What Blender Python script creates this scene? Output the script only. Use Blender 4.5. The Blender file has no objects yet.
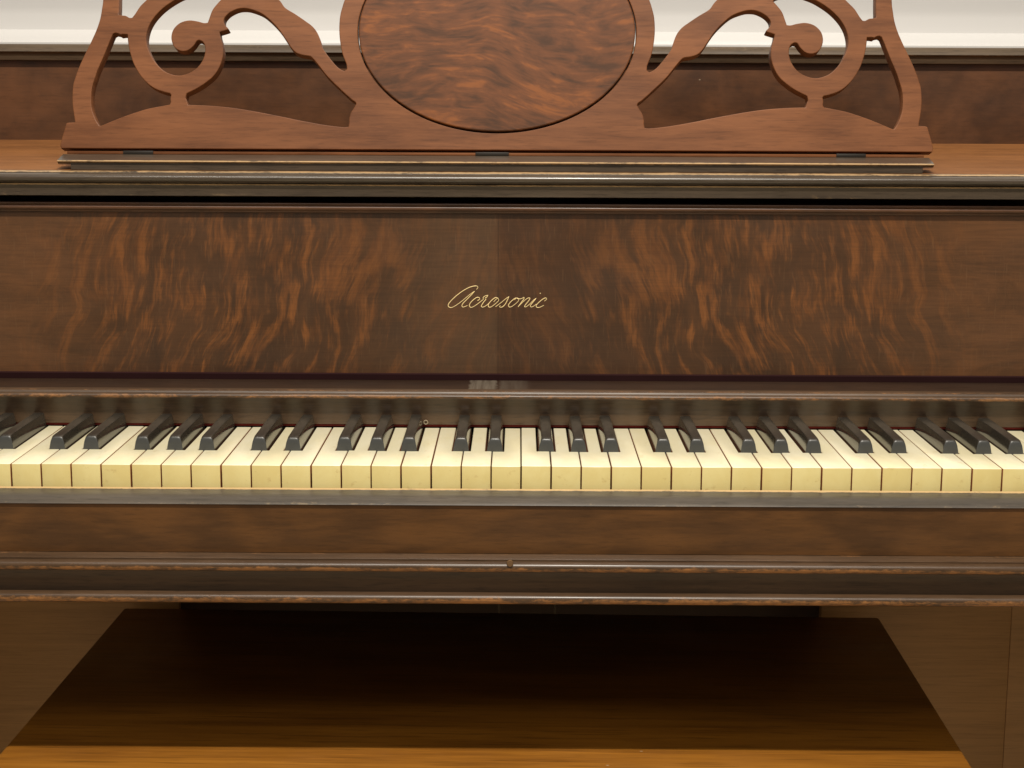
import bpy, bmesh, math, random
from mathutils import Matrix, Vector
random.seed(7)
scene = bpy.context.scene
COL = scene.collection
R = math.radians

# ---------------------------------------------------------------- camera
F_PX, PITCH, ROLL = 1620.0, 9.91, 0.24
CAM = Vector((0.0, -1.2366, 1.0112))
cam_rot = (Matrix.Rotation(math.atan(6 / F_PX), 3, 'Z') @ Matrix.Rotation(R(90 - PITCH), 3, 'X')
           @ Matrix.Rotation(R(ROLL), 3, 'Z'))
cd = bpy.data.cameras.new('camera')
cd.sensor_width = 36.0
cd.lens = F_PX / 1024 * 36
cd.clip_start, cd.clip_end = 0.05, 60
cam = bpy.data.objects.new('camera', cd)
COL.objects.link(cam)
cam.matrix_world = Matrix.Translation(CAM) @ cam_rot.to_4x4()
scene.camera = cam

def on_plane(px, py, p0, n):
    """measured photo position -> point of a real plane"""
    d = cam_rot @ Vector(((px - 512) / F_PX, -(py - 384) / F_PX, -1))
    t = (p0 - CAM).dot(n) / d.dot(n)
    return CAM + d * t

def yz(Y, h):
    """surveyed millimetres: depth from the lens, drop below the lens -> metres"""
    return ((Y - 1236.6) / 1000.0, 1.0112 - h / 1000.0)

XC = -0.018          # centre line of the cabinet

# ---------------------------------------------------------------- object helpers
def link(name, me, mats, parent=None):
    o = bpy.data.objects.new(name, me)
    COL.objects.link(o)
    for m in (mats if isinstance(mats, (list, tuple)) else [mats]):
        me.materials.append(m)
    if parent: o.parent = parent
    return o

def thing(name, label, cat, loc=(0, 0, 0), group=None):
    o = bpy.data.objects.new(name, None)
    COL.objects.link(o)
    o.location = loc
    o['label'] = label; o['category'] = cat
    o.empty_display_size = 0.05
    if group: o['group'] = group
    return o

def smooth(me, ang=32):
    for p in me.polygons: p.use_smooth = True
    me.set_sharp_from_angle(angle=R(ang))

def profile(name, pts, x0, x1, mats, parent, closed=True, segs=1, seg_mat=None, ang=32, shift=None):
    """extrude a section along x; pts = (depth, drop, wear, material)"""
    me = bpy.data.meshes.new(name)
    n = len(pts)
    verts, wear, faces, fm = [], [], [], []
    xs = [x0 + (x1 - x0) * i / segs for i in range(segs + 1)]
    for x in xs:
        for p in pts:
            y, z = yz(p[0], p[1])
            verts.append((x, y, z)); wear.append(p[2] if len(p) > 2 else 0.0)
    for i in range(segs):
        for j in range(n if closed else n - 1):
            k = (j + 1) % n
            a, b = i * n + j, i * n + k
            faces.append((a, a + n, b + n, b))
            fm.append(pts[j][3] if len(pts[j]) > 3 else 0)
    if closed:
        faces.append(tuple(range(n))); fm.append(0)
        faces.append(tuple(reversed([segs * n + j for j in range(n)]))); fm.append(0)
    me.from_pydata(verts, [], faces)
    at = me.attributes.new('wear', 'FLOAT', 'POINT')
    at.data.foreach_set('value', wear)
    bm = bmesh.new(); bm.from_mesh(me)
    bmesh.ops.recalc_face_normals(bm, faces=bm.faces)
    bm.to_mesh(me); bm.free()
    me.polygons.foreach_set('material_index', fm)
    smooth(me, ang)
    return link(name, me, mats, parent)

def box(name, lo, hi, mat, parent=None, bev=0.0015, rot=None):
    bm = bmesh.new()
    bmesh.ops.create_cube(bm, size=1)
    for v in bm.verts:
        v.co = Vector([lo[i] + (hi[i] - lo[i]) * (v.co[i] + 0.5) for i in range(3)])
    if bev: bmesh.ops.bevel(bm, geom=list(bm.edges), offset=bev, segments=2, affect='EDGES', profile=0.5)
    me = bpy.data.meshes.new(name); bm.to_mesh(me); bm.free()
    smooth(me, 40)
    return link(name, me, mat, parent)

# ---------------------------------------------------------------- material helpers
class NT:
    def __init__(s, name):
        s.m = bpy.data.materials.new(name); s.m.use_nodes = True
        s.t = s.m.node_tree; s.t.nodes.clear()
        s.out = s.n('ShaderNodeOutputMaterial'); s.b = s.n('ShaderNodeBsdfPrincipled')
        s.t.links.new(s.b.outputs[0], s.out.inputs[0])
    def n(s, k, **kw):
        o = s.t.nodes.new(k)
        for a, v in kw.items(): setattr(o, a, v)
        return o
    def put(s, sock, v):
        if isinstance(v, bpy.types.NodeSocket): s.t.links.new(v, sock)
        elif isinstance(v, tuple) and sock.type == 'RGBA': sock.default_value = (*v[:3], 1)
        else: sock.default_value = v
    def math(s, op, a, b=None, c=None, clamp=False):
        o = s.n('ShaderNodeMath', operation=op, use_clamp=clamp)
        s.put(o.inputs[0], a)
        if b is not None: s.put(o.inputs[1], b)
        if c is not None: s.put(o.inputs[2], c)
        return o.outputs[0]
    def coord(s, scale=(1, 1, 1), loc=(0, 0, 0), rot=(0, 0, 0), src=None):
        if src is None:
            if not hasattr(s, 'tc'): s.tc = s.n('ShaderNodeTexCoord')
            src = s.tc.outputs['Object']
        mp = s.n('ShaderNodeMapping')
        s.t.links.new(src, mp.inputs[0])
        mp.inputs['Scale'].default_value = scale
        mp.inputs['Location'].default_value = loc
        mp.inputs['Rotation'].default_value = rot
        return mp.outputs[0]
    def noise(s, vec, scale=1, detail=3, rough=0.55, dist=0.0):
        o = s.n('ShaderNodeTexNoise')
        s.t.links.new(vec, o.inputs['Vector'])
        o.inputs['Scale'].default_value = scale; o.inputs['Detail'].default_value = detail
        o.inputs['Roughness'].default_value = rough; o.inputs['Distortion'].default_value = dist
        return o.outputs[0]
    def ramp(s, v, a, b, lo=0.0, hi=1.0, kind='SMOOTHSTEP'):
        o = s.n('ShaderNodeMapRange', interpolation_type=kind)
        s.put(o.inputs[0], v)
        for i, x in ((1, a), (2, b), (3, lo), (4, hi)): o.inputs[i].default_value = x
        return o.outputs[0]
    def mix(s, f, a, b, mode='MIX'):
        o = s.n('ShaderNodeMix', data_type='RGBA', blend_type=mode)
        s.put(o.inputs[0], f); s.put(o.inputs[6], a); s.put(o.inputs[7], b)
        return o.outputs[2]
    def attr(s, nm): return s.n('ShaderNodeAttribute', attribute_name=nm).outputs['Fac']
    def bump(s, h, strength=0.2, dist=0.001):
        o = s.n('ShaderNodeBump')
        o.inputs['Strength'].default_value = strength; o.inputs['Distance'].default_value = dist
        s.t.links.new(h, o.inputs['Height'])
        s.t.links.new(o.outputs[0], s.b.inputs['Normal'])
    def fin(s, col, rough=0.4, coat=0.0, coat_rough=0.15, spec=0.5):
        s.put(s.b.inputs['Base Color'], col); s.put(s.b.inputs['Roughness'], rough)
        s.b.inputs['Coat Weight'].default_value = coat
        s.b.inputs['Coat Roughness'].default_value = coat_rough
        s.b.inputs['Specular IOR Level'].default_value = spec
        return s.m

def wood(name, dark, light, rough=0.38, coat=0.4, coat_rough=0.2, grain=(3, 40, 140), blotch=(5, 12, 14),
         worn=(0.30, 0.135, 0.045), rot=(0, 0, 0), specks=0.5, contrast=(0.3, 0.7), spec=0.4, wear_lo=0.42, pores=0.45, pore=(48, 620, 620), cath=0.0):
    t = NT(name)
    v = t.coord(grain, rot=rot)
    g1 = t.noise(v, 1, 5, 0.65, 0.6)
    g2 = t.noise(t.coord(tuple(c * 3.3 for c in grain), rot=rot), 1, 3, 0.6, 0.2)
    bl = t.noise(t.coord(blotch, loc=(3.1, 0.4, 1.7)), 1, 3, 0.5, 0.9)
    f = t.math('MULTIPLY_ADD', g1, 0.5, t.math('MULTIPLY', bl, 0.5))
    f = t.math('MULTIPLY_ADD', t.math('SUBTRACT', g2, 0.5), 0.25, f)
    if cath:
        nb = t.noise(t.coord((3.6, 12, 15), loc=(2.2, 0.3, 0.9)), 1, 1.5, 0.45, 0.5)
        ring = t.math('MULTIPLY_ADD', t.math('SINE', t.math('MULTIPLY', nb, 62.0)), 0.5, 0.5)
        f = t.math('MULTIPLY_ADD', t.math('SUBTRACT', ring, 0.5), cath, f)
    c = t.mix(t.ramp(f, *contrast), dark, light)
    pz = t.noise(t.coord(tuple(pore), rot=rot, loc=(0.7, 0.2, 0.5)), 1, 3, 0.65, 0.15)
    c = t.mix(t.math('MULTIPLY', t.ramp(pz, 0.52, 0.68), pores), c, tuple(x * 0.42 for x in dark))
    c = t.mix(t.math('MULTIPLY', t.ramp(pz, 0.44, 0.30), pores * 0.55), c, tuple(min(1, x * 1.35) for x in light))
    # chips and rubbed-through finish along the edges (wear is stored on the section points)
    w = t.attr('wear')
    n1 = t.noise(t.coord((24, 90, 90)), 1, 6, 0.75, 0.6)
    n2 = t.noise(t.coord((190, 420, 420), loc=(1, 2, 3)), 1, 4, 0.75)
    nn = t.math('MULTIPLY_ADD', n2, 0.45, t.math('MULTIPLY', n1, 0.65))
    wm = t.math('MULTIPLY', t.ramp(t.math('ADD', nn, t.math('MULTIPLY', w, 0.35)), wear_lo + 0.32, wear_lo + 0.52),
                t.math('MINIMUM', t.math('MULTIPLY', w, 1.5), 1.0))
    c = t.mix(wm, c, worn)
    if specks:
        vo = t.n('ShaderNodeTexVoronoi', feature='F1')
        t.t.links.new(t.coord((34, 60, 60), loc=(.3, .2, .1)), vo.inputs['Vector'])
        vo.inputs['Scale'].default_value = 1.0
        sp = t.ramp(vo.outputs['Distance'], 0.03, 0.055, 1, 0)
        gate = t.ramp(t.noise(t.coord((20, 20, 20)), 1, 2), 0.62, 0.66)
        c = t.mix(t.math('MULTIPLY', t.math('MULTIPLY', sp, gate), specks), c, (0.5, 0.4, 0.27))
    smudge = t.noise(t.coord((14, 14, 20), loc=(7, 3, 1)), 1, 4, 0.6)
    rg = t.ramp(smudge, 0.3, 0.7, rough - 0.07, rough + 0.09, 'LINEAR')
    rg = t.math('MULTIPLY_ADD', wm, 0.2, rg)
    wav = t.noise(t.coord((7, 40, 40)), 1, 2)
    h = t.math('MULTIPLY_ADD', g1, 0.12, t.math('MULTIPLY_ADD', wm, -0.5, wav))
    t.bump(h, 0.12, 0.0012)
    return t.fin(c, rg, coat, coat_rough, spec)

def figured_board(name):
    """book-matched crotch veneer, flames leaning to the seam"""
    t = NT(name)
    if not hasattr(t, 'tc'): t.tc = t.n('ShaderNodeTexCoord')
    sep = t.n('ShaderNodeSeparateXYZ'); t.t.links.new(t.tc.outputs['Object'], sep.inputs[0])
    dx = t.math('SUBTRACT', sep.outputs[0], XC)
    u = t.math('ABSOLUTE', dx)
    z = t.math('SUBTRACT', sep.outputs[2], 0.77)
    # slow bending of the figure
    cb = t.n('ShaderNodeCombineXYZ'); t.put(cb.inputs[0], u); t.put(cb.inputs[2], z)
    bend = t.noise(t.coord((9, 1, 11), src=cb.outputs[0]), 1, 2, 0.5)
    us = t.math('ADD', t.math('MULTIPLY_ADD', z, 0.26, u), t.math('MULTIPLY', bend, 0.045))
    c2 = t.n('ShaderNodeCombineXYZ'); t.put(c2.inputs[0], us); t.put(c2.inputs[2], z)
    t.put(c2.inputs[1], t.math('MULTIPLY', t.math('SIGN', dx), 0.004))
    vec = c2.outputs[0]
    big = t.noise(t.coord((36, 1, 10), loc=(2.7, 0, 4.4), src=vec), 1, 3, 0.6, 0.3)
    mid = t.noise(t.coord((88, 1, 23), loc=(0.7, 0, 1.4), src=vec), 1, 4, 0.62, 0.3)
    fine = t.noise(t.coord((330, 1, 26), src=vec), 1, 3, 0.6, 0.6)
    fl = t.math('MULTIPLY_ADD', mid, 0.55, t.math('MULTIPLY', big, 0.6))
    fl = t.math('MULTIPLY_ADD', t.math('SUBTRACT', fine, 0.5), 0.34, fl)
    brk = t.noise(t.coord((46, 1, 30), loc=(9.2, 0, 2.1), src=vec), 1, 3, 0.6, 0.4)
    fl = t.math('MULTIPLY_ADD', t.math('SUBTRACT', brk, 0.5), 0.32, fl)
    flame = t.ramp(fl, 0.515, 0.70)
    # figure is strong between 4 and 36 cm of the seam, calm at the ends
    mask = t.math('MULTIPLY', t.ramp(u, 0.31, 0.46, 1, 0.0), t.ramp(u, 0.02, 0.19, 0.25, 1))
    mask = t.math('MULTIPLY', mask, t.ramp(z, 0.05, 0.155, 1.0, 0.7))
    flame = t.math('MULTIPLY', flame, mask)
    blot = t.noise(t.coord((18, 1, 11), loc=(5, 1, 2), src=vec), 1, 5, 0.65, 0.6)
    base = t.mix(t.ramp(blot, 0.3, 0.7), (0.048, 0.0220, 0.0092), (0.088, 0.037, 0.0135))
    calm = t.noise(t.coord((8, 1, 26), loc=(1, 1, 8)), 1, 6, 0.68, 1.4)
    calmc = t.mix(t.ramp(calm, 0.3, 0.7), (0.074, 0.033, 0.0125), (0.128, 0.053, 0.0185))
    base = t.mix(t.ramp(u, 0.30, 0.42), base, calmc)
    # the right leaf next to the seam is the redder, darker one
    rl = t.math('MULTIPLY', t.ramp(dx, -0.004, 0.004, 0, 1), t.ramp(u, 0.02, 0.2, 1, 0))
    base = t.mix(t.math('MULTIPLY', rl, 0.5), base, (0.05, 0.022, 0.0095))
    ll = t.math('MULTIPLY', t.ramp(dx, -0.004, 0.004, 1, 0), t.ramp(u, 0.02, 0.15, 1, 0))  # left leaf paler near the seam: leaf tone with varnish sheen painted in
    base = t.mix(t.math('MULTIPLY', ll, 0.3), base, (0.12, 0.07, 0.036))
    hot = t.mix(t.ramp(mid, 0.4, 0.7), (0.140, 0.049, 0.0135), (0.275, 0.096, 0.022))
    c = t.mix(t.math('MULTIPLY', flame, 0.74), base, hot)
    ray = t.noise(t.coord((28, 1, 620)), 1, 3, 0.6)
    c = t.mix(t.math('MULTIPLY', t.ramp(ray, 0.35, 0.7), 0.42), c, t.mix(0.5, c, (0.02, 0.009, 0.004)))
    pore = t.noise(t.coord((620, 1, 60)), 1, 2, 0.6)
    c = t.mix(t.math('MULTIPLY', t.ramp(pore, 0.58, 0.72), 0.22), c, (0.16, 0.085, 0.04))
    seam = t.ramp(u, 0.0002, 0.0010, 0.35, 0)
    c = t.mix(seam, c, (0.02, 0.009, 0.004))
    rough = t.ramp(t.noise(t.coord((10, 10, 18)), 1, 4, 0.6), 0.3, 0.7, 0.30, 0.46, 'LINEAR')
    t.bump(t.noise(t.coord((12, 1, 30)), 1, 3), 0.08, 0.001)
    return t.fin(c, rough, 0.35, 0.22, 0.5)

def figured_oval(name):
    t = NT(name)
    bend = t.noise(t.coord((5, 5, 5), loc=(1.3, 0, 2)), 1, 2)
    t_sep = t.n('ShaderNodeSeparateXYZ'); t.t.links.new(t.tc.outputs['Object'], t_sep.inputs[0])
    zz = t.math('ADD', t_sep.outputs[2], t.math('MULTIPLY', bend, 0.075))
    zz = t.math('ADD', zz, t.math('MULTIPLY', t.math('ABSOLUTE', t.math('ADD', t_sep.outputs[0], 0.03)), 0.10))
    cb = t.n('ShaderNodeCombineXYZ'); t.put(cb.inputs[0], t_sep.outputs[0]); t.put(cb.inputs[2], zz)
    big = t.noise(t.coord((15, 1, 34), loc=(4.2, 0, .6), src=cb.outputs[0]), 1, 4, 0.6, 0.5)
    mid = t.noise(t.coord((34, 1, 120), loc=(1, 0, 3), src=cb.outputs[0]), 1, 3, 0.6, 0.8)
    fine = t.noise(t.coord((30, 1, 330), src=cb.outputs[0]), 1, 3, 0.6, 0.6)
    fl = t.math('MULTIPLY_ADD', mid, 0.45, t.math('MULTIPLY', big, 0.6))
    fl = t.math('MULTIPLY_ADD', t.math('SUBTRACT', fine, 0.5), 0.20, fl)
    c = t.mix(t.ramp(fl, 0.36, 0.60), (0.054, 0.023, 0.0105), (0.132, 0.047, 0.0175))
    c = t.mix(t.math('MULTIPLY', t.ramp(fl, 0.55, 0.66), 0.85), c, (0.215, 0.072, 0.020))
    t.bump(fine, 0.05, 0.001)
    return t.fin(c, 0.50, 0.0, 0.3, 0.18)

def plain(name, col, rough=0.5, **k):
    t = NT(name)
    nz = t.noise(t.coord((25, 25, 25)), 1, 4, 0.6)
    c = t.mix(t.ramp(nz, 0.3, 0.7), col, tuple(x * 0.86 for x in col))
    return t.fin(c, rough, **k)

def ivory(name, c0, c1, stain, rough):
    t = NT(name)
    rnd = t.n('ShaderNodeObjectInfo').outputs['Random']
    off = t.n('ShaderNodeCombineXYZ')
    for i in range(3): t.put(off.inputs[i], t.math('MULTIPLY', rnd, 9.0 + 5 * i))
    add = t.n('ShaderNodeVectorMath', operation='ADD')
    t.tc = t.n('ShaderNodeTexCoord')
    t.t.links.new(t.tc.outputs['Object'], add.inputs[0]); t.t.links.new(off.outputs[0], add.inputs[1])
    nz = t.noise(t.coord((55, 22, 45), src=add.outputs[0]), 1, 4, 0.6, 0.3)
    c = t.mix(t.math('MULTIPLY_ADD', rnd, 0.75, t.ramp(nz, 0.3, 0.75, -0.1, 0.6), clamp=True), c0, c1)
    st = t.noise(t.coord((120, 60, 160), src=add.outputs[0]), 1, 4, 0.7)
    c = t.mix(t.ramp(st, 0.60, 0.76, 0, 0.55), c, stain)
    t.bump(nz, 0.05, 0.0005)
    return t.fin(c, rough, 0.1, 0.2)

M = {}
def fall_finish():
    m = wood('fallboard_finish', (0.056, 0.032, 0.0175), (0.10, 0.058, 0.031), 0.42, 0.15, 0.3)
    return m
M['fall'] = fall_finish()
M['ledge'] = wood('ledge_finish', (0.024, 0.013, 0.008), (0.040, 0.021, 0.012), 0.42, 0.0, 0.25, spec=0.25)
def pale_patches(mat):
    # two paler streaked patches at the middle of the ledge
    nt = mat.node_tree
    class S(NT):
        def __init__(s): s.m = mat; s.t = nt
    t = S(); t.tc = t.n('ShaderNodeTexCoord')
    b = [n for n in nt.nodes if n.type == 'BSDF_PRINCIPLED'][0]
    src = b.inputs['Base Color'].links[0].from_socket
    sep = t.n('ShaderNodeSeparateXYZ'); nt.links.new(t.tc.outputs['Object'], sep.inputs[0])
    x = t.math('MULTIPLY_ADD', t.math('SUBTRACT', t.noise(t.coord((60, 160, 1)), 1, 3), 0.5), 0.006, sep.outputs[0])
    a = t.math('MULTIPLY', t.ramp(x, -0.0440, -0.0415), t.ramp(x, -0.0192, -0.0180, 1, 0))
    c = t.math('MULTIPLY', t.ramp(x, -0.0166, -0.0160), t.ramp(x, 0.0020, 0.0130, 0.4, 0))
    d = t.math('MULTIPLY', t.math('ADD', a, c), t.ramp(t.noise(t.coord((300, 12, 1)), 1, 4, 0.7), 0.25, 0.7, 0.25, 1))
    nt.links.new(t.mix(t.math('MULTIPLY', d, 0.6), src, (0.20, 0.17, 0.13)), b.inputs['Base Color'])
pale_patches(M['ledge'])
M['top_edge'] = wood('top_edge_finish', (0.060, 0.040, 0.024), (0.105, 0.073, 0.045), 0.5, 0.0, 0.3, worn=(0.36, 0.25, 0.14), wear_lo=0.36, spec=0.3)
M['slip_edge'] = wood('slip_edge_finish', (0.052, 0.042, 0.032), (0.088, 0.070, 0.052), 0.38, 0.3, 0.3, worn=(0.50, 0.34, 0.16), wear_lo=0.36)
M['board'] = figured_board('figured_veneer')
M['oval'] = figured_oval('oval_veneer')
M['edge'] = wood('dark_rubbed_finish', (0.046, 0.033, 0.0225), (0.082, 0.059, 0.040), 0.33, 0.5, 0.2, worn=(0.42, 0.27, 0.13), wear_lo=0.38)
M['rail'] = wood('dark_rail_finish', (0.052, 0.029, 0.0150), (0.095, 0.053, 0.027), 0.36, 0.2, 0.25, spec=0.3, worn=(0.36, 0.16, 0.05))
M['slip'] = wood('slip_veneer', (0.074, 0.032, 0.0098), (0.132, 0.056, 0.0155), 0.40, 0.15, 0.3,
                 grain=(10, 30, 70), blotch=(10, 14, 13), pores=0.25, pore=(60, 600, 600), cath=0.10, contrast=(0.36, 0.66))
M['lid'] = wood('lid_top_wood', (0.165, 0.066, 0.021), (0.27, 0.110, 0.034), 0.45, 0.0, 0.3, spec=0.25, worn=(0.6, 0.42, 0.28))
M['back'] = wood('back_board_wood', (0.046, 0.019, 0.008), (0.115, 0.046, 0.018), 0.42, 0.25, 0.3,
                 grain=(14, 14, 22), blotch=(9, 9, 9), pores=0.2)
M['desk'] = wood('music_desk_wood', (0.112, 0.0405, 0.0155), (0.205, 0.078, 0.030), 0.50, 0.0, 0.3, spec=0.2,
                 grain=(7, 60, 70), blotch=(8, 8, 20), specks=0.4, pores=0.3, pore=(45, 400, 560))
M['lower'] = wood('lower_panel_wood', (0.35, 0.189, 0.070), (0.50, 0.275, 0.106), 0.5, 0.0, 0.3,
                  grain=(4, 60, 160), blotch=(3, 8, 10), contrast=(0.25, 0.75), specks=0.7, pores=0.2, pore=(30, 700, 700))
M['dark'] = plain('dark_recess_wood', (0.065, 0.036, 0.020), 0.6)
M['bench'] = wood('bench_wood', (0.195, 0.071, 0.0075), (0.33, 0.131, 0.0145), 0.42, 0.15, 0.3,
                  grain=(3, 70, 70), blotch=(4, 16, 16), pores=0.5, pore=(14, 330, 330), worn=(0.6, 0.38, 0.2))
M['felt'] = plain('red_felt', (0.16, 0.024, 0.02), 0.9, spec=0.1)
M['dfelt'] = plain('dark_maroon_felt', (0.022, 0.007, 0.0075), 0.85, spec=0.1)
M['gold'] = plain('gold_leaf', (0.95, 0.74, 0.36), 0.45)
M['plug'] = plain('pale_plug_wood', (0.15, 0.082, 0.035), 0.5)
M['hinge'] = plain('blackened_hinge_metal', (0.018, 0.014, 0.010), 0.5)
M['brass'] = plain('dull_rod_metal', (0.32, 0.26, 0.17), 0.5)
M['ivory'] = ivory('ivory_key_top', (0.88, 0.825, 0.615), (0.83, 0.755, 0.50), (0.64, 0.50, 0.27), 0.30)
M['front'] = ivory('yellowed_key_front', (0.76, 0.655, 0.300), (0.70, 0.575, 0.235), (0.52, 0.37, 0.14), 0.38)
M['keywood'] = plain('key_side_wood', (0.30, 0.10, 0.035), 0.7)
def ebony():
    t = NT('worn_black_key')
    rnd = t.n('ShaderNodeObjectInfo').outputs['Random']
    nz = t.noise(t.coord((60, 25, 60)), 1, 4, 0.6)
    c = t.mix(t.ramp(nz, 0.35, 0.75), (0.020, 0.018, 0.015), (0.058, 0.046, 0.033))
    rg = t.ramp(nz, 0.3, 0.7, 0.26, 0.44)
    return t.fin(c, rg, 0.0, spec=0.6)
M['ebony'] = ebony()
M['ebony_front'] = plain('black_key_front', (0.048, 0.050, 0.050), 0.34)  # grey lightened to stand in for the room reflected on the key fronts
M['ebony_side'] = plain('black_key_side', (0.034, 0.030, 0.024), 0.13, spec=1.0)
M['white'] = NT('white_wall_paint').fin((0.585, 0.575, 0.565), 0.5)
M['floor'] = plain('floor_boards', (0.64, 0.54, 0.39), 0.5)

# ---------------------------------------------------------------- setting
me = bpy.data.meshes.new('floor')
me.from_pydata([(-4, -4.5, 0), (4, -4.5, 0), (4, 0.62, 0), (-4, 0.62, 0)], [], [(0, 1, 2, 3)])
fl = link('floor', me, M['floor']); fl['kind'] = 'structure'

wall = thing('wall', 'white painted wall with horizontal mouldings behind the piano', 'wall', (0, 0.59, 0))
wall_inv = Matrix.Translation((0, -0.59, 0))
def to_parent(o, inv):
    o.data.transform(inv); return o
W = 1800
o = profile('wall_face', [(W, 1011), (W, -1500), (W + 60, -1500), (W + 60, 1011)], -3.5, 3.5, M['white'], wall)
to_parent(o, wall_inv)
o = profile('wall_moulding', [(W - 1, -45), (W - 24, -50), (W - 27, -54), (W - 27, -60), (W - 24, -61), (W - 22, -66), (W - 14, -72),
                              (W - 11, -74), (W - 9, -90), (W - 9, -97.5), (W - 11.0, -108), (W - 11.2, -110), (W - 11.2, -112),
                              (W - 12, -113), (W - 13, -116), (W - 12, -122), (W - 1, -126)], -3.4, 3.4, M['white'], wall)
to_parent(o, wall_inv)

# ---------------------------------------------------------------- piano
piano = thing('upright_piano', 'old dark brown upright piano with yellowed keys and a carved music desk', 'piano')
XL, XR = XC - 0.715, XC + 0.715

profile('key_slip', [
    (1231.5, 298.3, 1.0, 1), (1229.2, 298.8, 1.0, 1), (1228.4, 299.2, 0.3, 1), (1224, 299.4, 0, 1), (1220, 299.9, 0, 1), (1216.5, 300.7, 0, 1), (1213.2, 301.9, 0, 1),
    (1210.4, 303.3, 0.1, 1), (1208.2, 304.9, 0.3, 1), (1207.4, 305.6, 0.3, 1), (1208.8, 306.1, 0, 0), (1208.8, 344.0, 0, 0),
    (1231.5, 344.0, 0, 0)], XL + 0.08, XR - 0.08, [M['slip'], M['slip_edge']], piano, ang=40)
profile('key_bed_rail', [
    (1231, 344.4), (1207.5, 344.4, 0.5), (1206.8, 344.7, 0.35), (1199.5, 345.2, 0.1), (1198.2, 346.0, 0.1), (1198.2, 347.0, 0),
    (1195.2, 347.2, 0.2), (1193.0, 348.4, 0.35), (1191.9, 350.2, 0.5), (1191.9, 351.8, 0.9), (1193.0, 353.7, 0.9), (1195.2, 354.9, 0.5),
    (1199.6, 355.2, 0), (1201.0, 358.3, 0), (1201.4, 363.8, 0), (1200.6, 372.4, 0), (1197.2, 373.0, 0), (1195.0, 374.0, 0.35), (1193.6, 375.8, 0.6),
    (1193.6, 377.6, 0.85), (1194.6, 379.4, 0.85), (1196.6, 380.8, 0.5), (1200.5, 381.4, 0.1), (1270, 381.4, 0), (1270, 344.4, 0)],
    XL, XR, M['rail'], piano, ang=40)
# key bed (board under the keys)
y0, z0 = yz(1270.5, 379); y1, z1 = yz(1660, 345)
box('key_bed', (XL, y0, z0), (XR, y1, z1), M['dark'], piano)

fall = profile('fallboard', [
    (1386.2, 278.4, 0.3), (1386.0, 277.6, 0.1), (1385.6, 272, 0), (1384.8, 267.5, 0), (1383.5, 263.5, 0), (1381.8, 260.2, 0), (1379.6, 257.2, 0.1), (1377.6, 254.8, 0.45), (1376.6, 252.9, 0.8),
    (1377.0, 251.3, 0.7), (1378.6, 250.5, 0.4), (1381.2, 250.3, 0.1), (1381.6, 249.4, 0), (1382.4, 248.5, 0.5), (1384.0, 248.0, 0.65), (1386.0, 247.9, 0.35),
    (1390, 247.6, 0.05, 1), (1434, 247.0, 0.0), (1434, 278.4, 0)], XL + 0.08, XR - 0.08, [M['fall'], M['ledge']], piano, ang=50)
profile('felt_strip', [(1387.5, 280.6), (1387.2, 279.4), (1387.6, 278.3), (1394, 278.3), (1394, 280.6)], XL + 0.09, XR - 0.09, M['felt'], fall)

# little screw eye in the fallboard and the round plug in the rail bead
def ring(name, c, r, tube, mat, parent):
    bm = bmesh.new(); N, K = 20, 8; vs = []
    for i in range(N):
        a = 2 * math.pi * i / N
        row = []
        for k in range(K):
            b = 2 * math.pi * k / K
            q = r + tube * math.cos(b)
            row.append(bm.verts.new((c[0] + q * math.cos(a), c[1] + tube * math.sin(b), c[2] + q * math.sin(a))))
        vs.append(row)
    for i in range(N):
        for k in range(K):
            bm.faces.new((vs[i][k], vs[i][(k + 1) % K], vs[(i + 1) % N][(k + 1) % K], vs[(i + 1) % N][k]))
    bmesh.ops.recalc_face_normals(bm, faces=bm.faces)
    me = bpy.data.meshes.new(name); bm.to_mesh(me); bm.free(); smooth(me, 80)
    return link(name, me, mat, parent)
pe = on_plane(425.8, 422.3, Vector((0, yz(1384.3, 0)[0], 0)), Vector((0, 1, 0)))
ring('screw_eye', pe, 0.0017, 0.00045, M['brass'], fall)
pe = on_plane(510, 563.5, Vector((0, yz(1192.2, 0)[0], 0)), Vector((0, 1, 0)))
bm = bmesh.new()
bmesh.ops.create_cone(bm, cap_ends=True, segments=20, radius1=0.0023, radius2=0.0026, depth=0.002,
                      matrix=Matrix.Translation(pe) @ Matrix.Rotation(R(-90), 4, 'X'))
me = bpy.data.meshes.new('wood_plug'); bm.to_mesh(me); bm.free(); smooth(me)
link('wood_plug', me, M['plug'], piano)
board = profile('name_board', [(1435, 247.4), (1435, 90.2), (1452, 90.2), (1452, 247.4)], XL + 0.03, XR - 0.03, M['board'], piano)
profile('felt_strip', [(1431.8, 246.9), (1431.4, 241.8), (1432.4, 241.2), (1434.9, 241.2), (1434.9, 246.9)], XL + 0.08, XR - 0.08, M['dfelt'], board)
profile('panel_moulding', [(1434.9, 98.2, 0), (1433.6, 97.9, 0.1), (1432.2, 97.4, 0.2), (1431.9, 96.2, 0), (1430.6, 95.4, 0.2), (1429.8, 94, 0.3), (1430.2, 92.4, 0.35),
                           (1431.6, 91.4, 0.2), (1431.4, 90.6, 0), (1430.6, 90.2, 0.2), (1430.8, 89.4, 0.2), (1434, 89.2, 0), (1452, 89.2, 0), (1452, 90.0), (1434.9, 90.0)],
        XL + 0.03, XR - 0.03, M['back'], board, ang=45)

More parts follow.
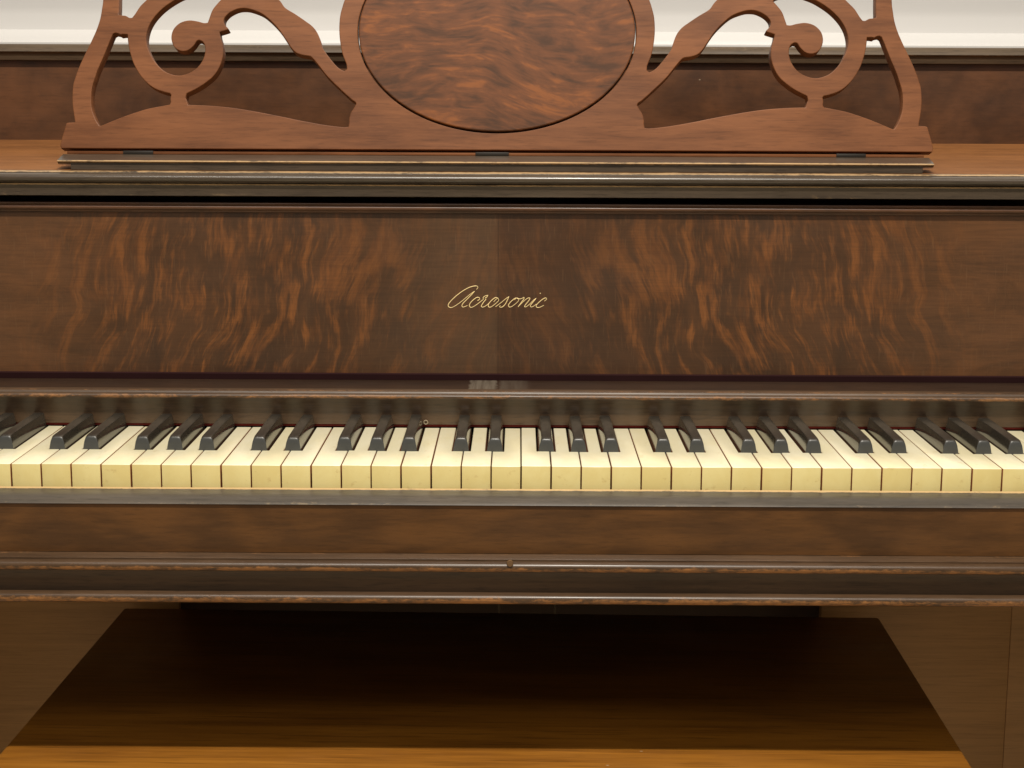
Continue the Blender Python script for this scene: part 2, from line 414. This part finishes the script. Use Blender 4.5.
# script lettering on the name board, drawn as single strokes
LET = [
 (0, [(585,150),(606,120),(592,98),(550,97),(480,115),(390,160),(300,222),(220,290),(152,362),(130,410),(148,436),(190,440),(240,416),(300,376),(370,322),(432,270),(500,216),(556,178),(500,240),(430,312),(372,370),(350,410),(364,434),(400,426),(440,408)]),
 (0, [(600,330),(634,308),(626,282),(590,280),(540,312),(492,360),(468,404),(488,438),(530,430),(590,392),(650,346),(700,306),(688,286),(718,258),(766,243),(750,272),(722,292)]),
 (0, [(738,306),(690,366),(658,418),(680,436),(730,416),(780,376)]),
 (0, [(860,350),(888,318),(922,288),(888,282),(830,322),(780,380),(772,420),(800,437),(850,410),(910,360),(940,322),(922,284)]),
 (800, [(90,428),(180,360),(250,302),(304,264),(288,300),(265,350),(230,405),(184,438),(150,430),(166,408)]),
 (800, [(392,318),(424,286),(390,300),(330,352),(294,402),(310,434),(350,424),(410,380),(456,332),(452,296),(424,286),(452,302),(500,300),(544,276),(540,308),(500,362),(450,430)]),
 (800, [(450,430),(530,350),(600,292),(640,290),(622,330),(572,390),(550,428),(576,430),(640,382),(690,330),(742,288),(690,352),(646,410),(656,434),(690,424),(744,386)]),
 (800, [(872,338),(908,308),(892,286),(840,310),(770,370),(738,412),(754,440),(800,436),(862,404)]),
 (800, [(799,214),(804,211),(809,214),(804,217),(799,214)]),
]
def catmull(pts, closed=False, sub=4, corner=50):
    n = len(pts); out = []
    P = [Vector(p) for p in pts]
    def is_corner(i):
        if not closed and (i == 0 or i == n - 1): return True
        a, b, c = P[i - 1], P[i], P[(i + 1) % n]
        d1, d2 = b - a, c - b
        if d1.length < 1e-9 or d2.length < 1e-9: return True
        return d1.angle(d2) > R(corner)
    cor = [is_corner(i) for i in range(n)]
    for i in range(n if closed else n - 1):
        p1, p2 = P[i], P[(i + 1) % n]
        p0 = P[i - 1] if not cor[i] else p1 * 2 - p2
        p3 = P[(i + 2) % n] if not cor[(i + 1) % n] else p2 * 2 - p1
        for k in range(sub):
            t = k / sub
            out.append(0.5 * ((2 * p1) + (p2 - p0) * t + (2 * p0 - 5 * p1 + 4 * p2 - p3) * t * t + (3 * p1 - p0 - 3 * p2 + p3) * t ** 3))
    if not closed: out.append(P[-1])
    return out
cu = bpy.data.curves.new('lettering', 'CURVE'); cu.dimensions = '3D'
cu.bevel_depth = 0.00031; cu.bevel_resolution = 2; cu.use_fill_caps = True
yb = yz(1434.9, 0)[0]
for off, st in LET:
    pts = catmull([(a + off, b) for a, b in st], sub=3, corner=80)
    w = [on_plane(440 + p[0] / 16, 280 + p[1] / 16, Vector((0, yb, 0)), Vector((0, 1, 0))) for p in pts]
    sp = cu.splines.new('POLY'); sp.points.add(len(w) - 1)
    for q, p in zip(sp.points, w): q.co = (*p, 1)
    for i, q in enumerate(sp.points):
        d = (w[min(i + 1, len(w) - 1)] - w[max(i - 1, 0)])
        q.radius = 1.15 if d.z < 0 else 0.85          # thicker down strokes
tmp = bpy.data.objects.new('tmp', cu); COL.objects.link(tmp)
bpy.context.view_layer.update()
me = bpy.data.meshes.new_from_object(tmp.evaluated_get(bpy.context.evaluated_depsgraph_get()))
bpy.data.objects.remove(tmp)
link('lettering', me, M['gold'], board)

# ---- lid shelf, its moulded front, and the raised board behind
lid = profile('lid_shelf', [
    (1458, 83.4, 0, 1), (1425.5, 83.4, 0.3, 1), (1424.2, 82.8, 0.3, 1), (1424, 74.2, 0, 1), (1423.6, 73.3, 1.0, 1), (1422.2, 72.7, 1.0, 1),
    (1423.4, 71.9, 0, 1), (1421.2, 71.0, 0, 1), (1419.4, 69.2, 0, 1), (1418.9, 67.4, 0, 1), (1419.6, 65.6, 0, 1), (1421.6, 64.3, 0, 1), (1424.6, 63.6, 0, 1),
    (1427.0, 63.5, 0, 1), (1427.2, 62.7, 0.9, 1), (1429.4, 61.9, 0.9, 1), (1433, 61.5, 0.5, 0), (1440, 60.8, 0.1, 0), (1470, 57.9, 0, 0), (1652, 40.4, 0, 0), (1652, 62, 0, 0), (1458, 80, 0, 1)],
    XL, XR, [M['lid'], M['edge']], piano, ang=38)
backb = profile('back_board', [(1650, 41.2), (1650, -37.5), (1690, -37.5), (1690, 400), (1652.5, 400), (1652.5, 62.2)], XL, XR, M['back'], piano)
profile('top_moulding', [(1649.8, -37.8, 0), (1644.5, -38.0, 0), (1643.8, -38.8, 0), (1643.4, -44.6, 0), (1642.8, -45.4, 0.3), (1641.0, -45.9, 0.5), (1640.2, -46.6, 0.35),
                         (1640.4, -47.6, 0.1), (1642.6, -50.0, 0.15), (1644.2, -52.4, 0.2), (1646.4, -53.6, 0.3), (1650, -54.2, 0), (1692, -54.2, 0), (1692, -37.8, 0)],
        XL - 0.004, XR + 0.004, M['top_edge'], backb, ang=45)

# cabinet ends and key blocks
for s in (-1, 1):
    xo = XC + s * 0.735; xi = XC + s * 0.716
    a, b = min(xo, xi), max(xo, xi)
    box('cabinet_side', (a, yz(1428, 0)[0], 0.0), (b, yz(1691, 0)[0], yz(0, -56)[1]), M['back'], piano)
    box('cabinet_arm', (a, yz(1196, 0)[0], yz(0, 379)[1]), (b, yz(1427.5, 0)[0], yz(0, 262)[1]), M['rail'], piano, 0.004)
    xo = XC + s * 0.7155; xi = XC + s * 0.642
    box('key_block', (min(xo, xi), yz(1215, 0)[0], yz(0, 342)[1]), (max(xo, xi), yz(1434, 0)[0], yz(0, 268)[1]), M['edge'], piano, 0.003)
    # lower stile beside the knee recess
    xo = XC + s * 0.539; xi = XC + s * 0.338
    box('lower_stile', (min(xo, xi), yz(1640, 0)[0], 0.0), (max(xo, xi), yz(1651, 0)[0], yz(0, 380)[1]), M['lower'], piano)
    box('leg', (XC + s * 0.70 - 0.028, yz(1206, 0)[0], 0.0), (XC + s * 0.70 + 0.028, yz(1262, 0)[0], yz(0, 380)[1]), M['rail'], piano, 0.004)
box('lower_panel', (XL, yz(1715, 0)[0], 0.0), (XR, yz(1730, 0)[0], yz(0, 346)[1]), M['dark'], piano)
for s in (-1, 1):
    xo = XC + s * 0.715; xi = XC + s * 0.5391
    box('end_panel', (min(xo, xi), yz(1641.3, 0)[0], 0.0), (max(xo, xi), yz(1651, 0)[0], yz(0, 380)[1]), M['lower'], piano)
for px in (499, 555):
    p = on_plane(px, 606, Vector((0, yz(1655, 0)[0], 0)), Vector((0, 1, 0)))
    bm = bmesh.new()
    bmesh.ops.create_cone(bm, cap_ends=True, segments=10, radius1=0.0012, radius2=0.0012, depth=0.50,
                          matrix=Matrix.Translation((p.x, p.y, z0 - 0.25)))
    me = bpy.data.meshes.new('pedal_rod'); bm.to_mesh(me); bm.free(); smooth(me)
    link('pedal_rod', me, M['brass'], piano)

# ---- keys
PITCH_K = 0.0235
X0 = on_plane(521.2, 466, Vector((0, 0, 0)), Vector((0, 1, 0))).x      # joint between E and F at the middle
ZT = 0.730
KL, HEAD, BODY = 0.1492, 0.0535, 0.024
BW = 0.0133
OFF = {'C': -0.0019, 'D': 0.0019, 'F': -0.0030, 'G': 0.0, 'A': 0.0026}   # black key after this white key, offset from the joint
ORDER = 'CDEFGAB'
def white_mesh(kind):
    hw = PITCH_K / 2 - 0.0005
    i = ORDER.index(kind); prev = ORDER[i - 1]
    cl = -hw; cr = hw
    slot = BW / 2 + 0.0012
    if kind in OFF: cr = PITCH_K / 2 + OFF[kind] - slot
    if prev in OFF: cl = -PITCH_K / 2 + OFF[prev] + slot
    pts = [(-hw, 0), (hw, 0), (hw, HEAD)]
    if cr < hw: pts.append((cr, HEAD))
    pts += [(cr, KL), (cl, KL)]
    if cl > -hw: pts.append((cl, HEAD))
    pts.append((-hw, HEAD))
    q = []
    for p in pts:
        if not q or (abs(p[0] - q[-1][0]) + abs(p[1] - q[-1][1])) > 1e-6: q.append(p)
    bm = bmesh.new()
    top = [bm.verts.new((x, y, 0)) for x, y in q]
    f = bm.faces.new(top)
    r = bmesh.ops.extrude_face_region(bm, geom=[f])
    for v in r['geom']:
        if isinstance(v, bmesh.types.BMVert): v.co.z -= BODY
    bmesh.ops.recalc_face_normals(bm, faces=bm.faces)
    bm.edges.ensure_lookup_table()
    eds = [e for e in bm.edges if all(abs(v.co.z) < 1e-6 for v in e.verts)]
    ver = [e for e in bm.edges if abs(e.verts[0].co.z - e.verts[1].co.z) > 0.01 and e.verts[0].co.y < 1e-5]
    bmesh.ops.bevel(bm, geom=eds + ver, offset=0.0005, segments=2, affect='EDGES', profile=0.5)
    for f in bm.faces:
        c = f.calc_center_median()
        if f.normal.z > 0.35: f.material_index = 0
        elif f.normal.y < -0.6 and c.y < 0.002: f.material_index = 1
        elif c.z > -0.0022: f.material_index = 0
        else: f.material_index = 2
    me = bpy.data.meshes.new('white_key'); bm.to_mesh(me); bm.free()
    smooth(me, 50)
    for m in ('ivory', 'front', 'keywood'): me.materials.append(M[m])
    return me
WM = {k: white_mesh(k) for k in ORDER}

def black_mesh():
    # sections along the key: (y, half width at foot, half width at top, height)
    secs = [(0.0, 0.00645, 0.0049, 0.0050), (0.0004, 0.00645, 0.0046, 0.0090), (0.0009, 0.00645, 0.0043, 0.0103), (0.0018, 0.00645, 0.0042, 0.0110),
            (0.0036, 0.00645, 0.0041, 0.0114), (0.0070, 0.00645, 0.0041, 0.0116), (0.05, 0.0064, 0.0043, 0.0117), (0.0945, 0.0064, 0.0045, 0.0117)]
    bm = bmesh.new(); rings = []
    for (y, wb, wt, h) in secs:
        r = min(0.0011 + max(0, 0.003 - y) * 0.45, h * 0.4)
        side = lambda zz: wb + (wt - wb) * max(0, min(1, zz / 0.0117))
        pr = [(side(-0.006) , -0.006), (wb, 0.0), (side(h - r), h - r), (side(h - r) - 0.25 * r, h - 0.42 * r), (side(h) - 0.75 * r, h - 0.06 * r), (side(h) - 1.3 * r, h)]
        ring = [(x, z) for x, z in pr] + [(-x, z) for x, z in reversed(pr)]
        rings.append([bm.verts.new((x, y, z)) for x, z in ring])
    n = len(rings[0])
    for a, b in zip(rings, rings[1:]):
        for i in range(n):
            bm.faces.new((a[i], a[(i + 1) % n], b[(i + 1) % n], b[i]))
    bm.faces.new(rings[0]); bm.faces.new(list(reversed(rings[-1])))
    bmesh.ops.recalc_face_normals(bm, faces=bm.faces)
    me = bpy.data.meshes.new('black_key'); bm.to_mesh(me); bm.free()
    smooth(me, 48)
    for p in me.polygons:
        if p.normal.y < -0.75: p.material_index = 1
        elif abs(p.normal.x) > 0.9: p.material_index = 2
    for k in ('ebony', 'ebony_front', 'ebony_side'): me.materials.append(M[k])
    return me
BM = black_mesh()

first_w = {}; first_b = None
# 52 white keys from A to C; the E|F joint at the middle lies between white key 25 and 26
for k in range(52):
    kind = ORDER[(k + 5) % 7]
    x = X0 + (k - 26 + 0.5) * PITCH_K
    if kind not in first_w:
        o = bpy.data.objects.new('white_key', WM[kind]); first_w[kind] = o
    else:
        o = first_w[kind].copy()
    COL.objects.link(o); o.parent = piano
    o.location = (x + random.uniform(-1, 1) * 0.00012, random.uniform(0, 1) * 0.0004, ZT + random.uniform(-1, 1) * 0.00022)
    o.rotation_euler = (0, random.uniform(-1, 1) * 0.0035, random.uniform(-1, 1) * 0.0006)
    if kind in OFF and k < 51:
        bx = x + PITCH_K / 2 + OFF[kind]
        if first_b is None:
            o = bpy.data.objects.new('black_key', BM); first_b = o
        else:
            o = first_b.copy()
        COL.objects.link(o); o.parent = piano
        o.location = (bx + random.uniform(-1, 1) * 0.0002, HEAD + random.uniform(-1, 1) * 0.0003, ZT + random.uniform(-1, 1) * 0.00025)
        o.rotation_euler = (0, random.uniform(-1, 1) * 0.018, random.uniform(-1, 1) * 0.003)

# ---- music desk
LEAN = R(14)
base_pt = Vector((0, yz(1457, 0)[0], yz(0, 44.9)[1]))
up = Vector((0, math.sin(LEAN), math.cos(LEAN)))
nrm = Vector((0, -math.cos(LEAN), math.sin(LEAN)))
def desk2(px, py):
    p = on_plane(px, py, base_pt, nrm)
    return (p.x, (p - base_pt).dot(up))
DX = desk2(496.3, 150)[0]
OUT = [(61,148.2),(60.6,142.5),(66.2,123.5),(68,122.6),(75,122.2),(73.4,112),(72.4,103.7),(72.2,96),(73,85),(75,78),(78.75,67.5),(85,53.75),(90,43.75),(96.25,30),
       (100,18.75),(102,7.5),(103,0),(104,-20),(106,-40),(110,-49),(115,-49),(118.5,-40),(119,-20),(119,0),(118.7,14.4),(122,15.2),(125.6,15.6),(129.4,17.6),(132,17.5),
       (135,13.75),(140,6.25),(146.25,0),(156,-9),(172,-19),(195,-25),(225,-25),(250,-20),(267,-11),(279.4,0),(285,7.5),(295,13.75),(305,20.6),(312.5,26.25),
       (317.5,33),(320.6,41),(322.5,47.5),(327.5,55),(335,64.4),(340,68.9),(344.4,71.0),(346.8,69),(346.25,63.75),(342.8,55),(340.4,43.75),(339.2,30),(340,16.25),
       (342.5,6.25),(344.6,0),(351,-15),(366,-37),(392,-58),(430,-74),(465,-81),(496.3,-83)]
HB = [(113,34),(115,32.8),(118,33.4),(120,34.6),(123,34.2),(127.4,34.4),(128,42.5),(130,52.5),(133.75,64),(140,75),(147.5,83.4),(155,88.6),(163.75,91.9),(169.8,93.2),
      (171,95),(170.2,98.75),(170.6,101.9),(169.6,104.5),(160,106.25),(147.5,108.75),(135,112.5),(122.5,116.9),(110,121.9),(101.5,125.4),(99.4,125.6),(96.25,120.6),
      (92.9,112.5),(91.3,105),(91.2,94),(92.6,85),(94.6,79),(97.6,70),(103.75,56),(108.75,43.75),(112,36)]
HC = [(186.6,93.6),(185.6,97.5),(186.8,100.8),(188,104.7),(198,105),(210,105.6),(228.75,107.25),(247.5,110),(266,113.4),(285,117.2),(300,120.4),(325,124.9),(343,127),(348.3,126.6),
      (349,122.5),(349,118.75),(350.8,112.5),(353.75,108),(356,103.9),(355,101.9),(350,98.2),(337.5,86.6),(330,79.3),(325,73.75),(317.5,64),(311.9,57.6),(308.75,56),(302.5,55),
      (296,52.6),(291,47.6),(286,40),(280,31),(272.5,22.5),(262.5,14),(252,9.6),(245,8.2),(237.5,8.9),(230,12.4),(225.6,16.4),(223.8,20),(224.4,24),(228.2,28.4),(227.4,29.6),
      (219.6,32),(220.2,36.25),(222.5,43.75),(223.2,52.5),(222,60),(218.75,68.4),(214.4,75),(209.6,79.6),(202.5,85),(195,89.4),(188.9,92.3)]
HD = [(174.4,0.2),(163.75,7.5),(155,16.25),(149.4,25),(146.6,33.75),(146.25,41.5),(148.75,50.5),(153.75,60),(161,68.4),(168,73),(176.5,75.3),(185,74.4),(193.75,70.4),(200,64.2),
      (203.75,57.3),(205.2,50.5),(204.6,45.2),(202.6,41.8),(199.4,40),(196.9,40.9),(193.75,45.4),(188.75,49.8),(182.5,51.2),(176.25,48.9),(172.5,43.75),(171.25,36.25),(173.6,28.75),
      (180,22.7),(188.75,20.2),(197.5,21.2),(203.75,22.8),(207.6,22.5),(209.4,17.5),(212.5,9.6),(217.5,3.2),(221.5,-1),(218,-5),(208,-8),(196,-8),(184,-4.6)]
def mirror(l): return [(2 * DX - x, s) for x, s in reversed(l)]
def sm(pts): return [tuple(p) for p in catmull(pts, True, 4, 42)]
left = [desk2(*p) for p in OUT]
outer = left + mirror(left)[1:]
loops = [sm(outer)]
for H in (HB, HC, HD):
    l = [desk2(*p) for p in H]
    loops += [sm(l), sm(mirror(l))]
# oval opening
cxo, cyo = DX, (desk2(496.3, 133.2)[1] + desk2(496.3, -68)[1]) / 2
ay = (desk2(496.3, -68)[1] - desk2(496.3, 133.2)[1]) / 2
ax = (desk2(636, 32)[0] - desk2(357.2, 32)[0]) / 2
def oval(a, b, n=120): return [(cxo + a * math.cos(2 * math.pi * i / n), cyo + b * math.sin(2 * math.pi * i / n)) for i in range(n)]
loops.append(oval(ax, ay))
def fill_solid(name, loops, thick, bevel, mat, parent, lift=0.0):
    cu = bpy.data.curves.new(name, 'CURVE'); cu.dimensions = '2D'; cu.fill_mode = 'BOTH'
    cu.extrude = thick / 2 - bevel; cu.bevel_depth = bevel; cu.bevel_resolution = 1; cu.offset = -bevel
    for l in loops:
        sp = cu.splines.new('POLY'); sp.points.add(len(l) - 1); sp.use_cyclic_u = True
        for q, p in zip(sp.points, l): q.co = (p[0], p[1], 0, 1)
    tmp = bpy.data.objects.new('tmp', cu); COL.objects.link(tmp)
    bpy.context.view_layer.update()
    me = bpy.data.meshes.new_from_object(tmp.evaluated_get(bpy.context.evaluated_depsgraph_get()))
    bpy.data.objects.remove(tmp)
    me.name = name
    me.materials.clear()
    for v in me.vertices:
        p = base_pt + Vector((v.co.x, 0, 0)) + up * v.co.y + nrm * (v.co.z - thick / 2 + lift)
        v.co = p
    me.update()
    bm = bmesh.new(); bm.from_mesh(me)
    bmesh.ops.remove_doubles(bm, verts=bm.verts, dist=1e-6)
    bmesh.ops.recalc_face_normals(bm, faces=bm.faces)
    bm.to_mesh(me); bm.free()
    smooth(me, 35)
    for p in me.polygons:
        if abs(p.normal.dot(nrm)) > 0.995: p.use_smooth = False
    return link(name, me, mat, parent)
desk = fill_solid('music_desk', loops, 0.013, 0.0007, M['desk'], piano)
fill_solid('oval_panel', [oval(ax - 0.0012, ay - 0.0012)], 0.011, 0.0011, M['oval'], desk, 0.0022)
py_ = Vector((0, yz(1433, 0)[0], 0)); ny_ = Vector((0, 1, 0))
bl, br = on_plane(57.5, 161, py_, ny_).x, on_plane(934, 164, py_, ny_).x
il, ir = on_plane(70.5, 166, py_, ny_).x, on_plane(923, 169, py_, ny_).x
base = profile('desk_base', [(1452, 48.2), (1466, 48.4), (1466, 60), (1434, 61.0), (1433.6, 53.8), (1436, 52.6)], il, ir, M['edge'], desk)
profile('base_cap', [(1432.6, 54.3, 0.8), (1431.7, 53.6, 1.0), (1432.4, 52.8, 0.9), (1434, 52.4, 0.1), (1451.8, 48.2, 0.1), (1451.8, 51.5), (1435, 56)], bl, br, M['edge'], base, ang=40)
box('hinge_rail', (bl + 0.003, yz(1453.5, 0)[0], yz(0, 48.1)[1]), (br - 0.004, yz(1466, 0)[0], yz(0, 45.7)[1]), M['desk'], base, 0.0003)
for a, b in ((124, 154), (475.5, 509), (835.6, 865)):
    xa, xb = desk2(a, 154)[0], desk2(b, 154)[0]
    box('hinge', (xa, yz(1452.6, 0)[0], yz(0, 48.0)[1]), (xb, yz(1456.4, 0)[0], yz(0, 45.0)[1]), M['hinge'], desk, 0.0004)

# ---------------------------------------------------------------- bench
HBN = 520.0
zb = 1.0112 - HBN / 1000
PZ, NZ = Vector((0, 0, zb)), Vector((0, 0, 1))
fl_, fr_ = on_plane(3.5, 766.5, PZ, NZ), on_plane(971, 771, PZ, NZ)
bl_, br_ = on_plane(123.5, 607.5, PZ, NZ), on_plane(878, 617, PZ, NZ)
bench_c = (fl_ + fr_ + bl_ + br_) / 4 + Vector((-0.002, -0.008, 0))
bench = thing('piano_bench', 'amber wooden piano bench pushed under the keyboard in shadow', 'bench', (bench_c.x, bench_c.y, 0))
binv = Matrix.Translation((-bench_c.x, -bench_c.y, 0))
ex = ((fr_ - fl_).normalized() + (br_ - bl_).normalized()).normalized()
ey = Vector((-ex.y, ex.x, 0))
ex = Matrix.Rotation(R(-0.75), 3, 'Z') @ ex; ey = Vector((-ex.y, ex.x, 0))
hw = ((fr_ - fl_).length + (br_ - bl_).length) / 4 + 0.004
hd = ((bl_ - fl_).dot(ey) + (br_ - fr_).dot(ey)) / 4 + 0.008
print('bench', hw, hd, [tuple(round(c, 3) for c in p) for p in (fl_, fr_, bl_, br_)])
rotz = Matrix(((ex.x, ey.x, 0, 0), (ex.y, ey.y, 0, 0), (0, 0, 1, 0), (0, 0, 0, 1)))
bench.matrix_world = Matrix.Translation((bench_c.x, bench_c.y, 0)) @ rotz
lidb = box('bench_lid', (-hw, -hd, zb - 0.022), (hw, hd, zb), M['bench'], bench, 0.003)
for s in (-1, 1):
    box('apron', (-hw + 0.05, s * (hd - 0.035) - 0.009, zb - 0.105), (hw - 0.05, s * (hd - 0.035) + 0.009, zb - 0.0225), M['bench'], bench)
    box('apron', (s * (hw - 0.045) - 0.009, -hd + 0.045, zb - 0.105), (s * (hw - 0.045) + 0.009, hd - 0.045, zb - 0.0225), M['bench'], bench)
    for t_ in (-1, 1):
        bm = bmesh.new()
        bmesh.ops.create_cone(bm, cap_ends=True, segments=4, radius1=0.018, radius2=0.030, depth=zb - 0.0235,
                              matrix=Matrix.Translation((s * (hw - 0.045), t_ * (hd - 0.045), (zb - 0.0235) / 2)) @ Matrix.Rotation(R(45), 4, 'Z'))
        bmesh.ops.bevel(bm, geom=list(bm.edges), offset=0.002, segments=2, affect='EDGES')
        me = bpy.data.meshes.new('leg'); bm.to_mesh(me); bm.free(); smooth(me, 40)
        link('leg', me, M['bench'], bench)

# ---------------------------------------------------------------- light: ceiling downlights of the room, plus added soft lights
w = bpy.data.worlds.new('World'); scene.world = w; w.use_nodes = True
bg = w.node_tree.nodes['Background']
bg.inputs[0].default_value = (1.0, 0.88, 0.73, 1); bg.inputs[1].default_value = 0.25
def lamp(name, kind, loc, energy, target, col=(1, 0.93, 0.82), **k):
    l = bpy.data.lights.new(name, kind); l.energy = energy; l.color = col
    for a, v in k.items(): setattr(l, a, v)
    o = bpy.data.objects.new(name, l); COL.objects.link(o)
    o.location = loc
    o.rotation_euler = (Vector(target) - Vector(loc)).to_track_quat('-Z', 'Y').to_euler()
    return o
tgt = (0, 0.1, 0.75)
yr, zr = yz(1193.6, 377)
def at_elev(e, z, x): return (x, yr - (z - zr) / math.tan(R(e)), z)
lamp('ceiling_downlight', 'SPOT', at_elev(68.6, 2.45, 0.10), 112, tgt, spot_size=R(120), spot_blend=0.6, shadow_soft_size=0.012)
l = lamp('added_soft_light', 'AREA', at_elev(69, 2.5, 0.0), 27, tgt, shape='RECTANGLE', size=1.5, size_y=0.12)  # added soft strip, no known fixture: fill and highlights along the beads
lamp('ceiling_downlight', 'SPOT', at_elev(54.4, 2.45, -0.2), 11, tgt, spot_size=R(120), spot_blend=0.6, shadow_soft_size=0.02)

lamp('added_soft_light', 'AREA', at_elev(44, 2.5, 0.0), 9, tgt, shape='RECTANGLE', size=1.5, size_y=0.45)  # added low soft light for the gradient across the bench lid

scene.view_settings.view_transform = 'Standard'
scene.view_settings.look = 'None'
scene.view_settings.exposure = -0.12
scene.view_settings.gamma = 1
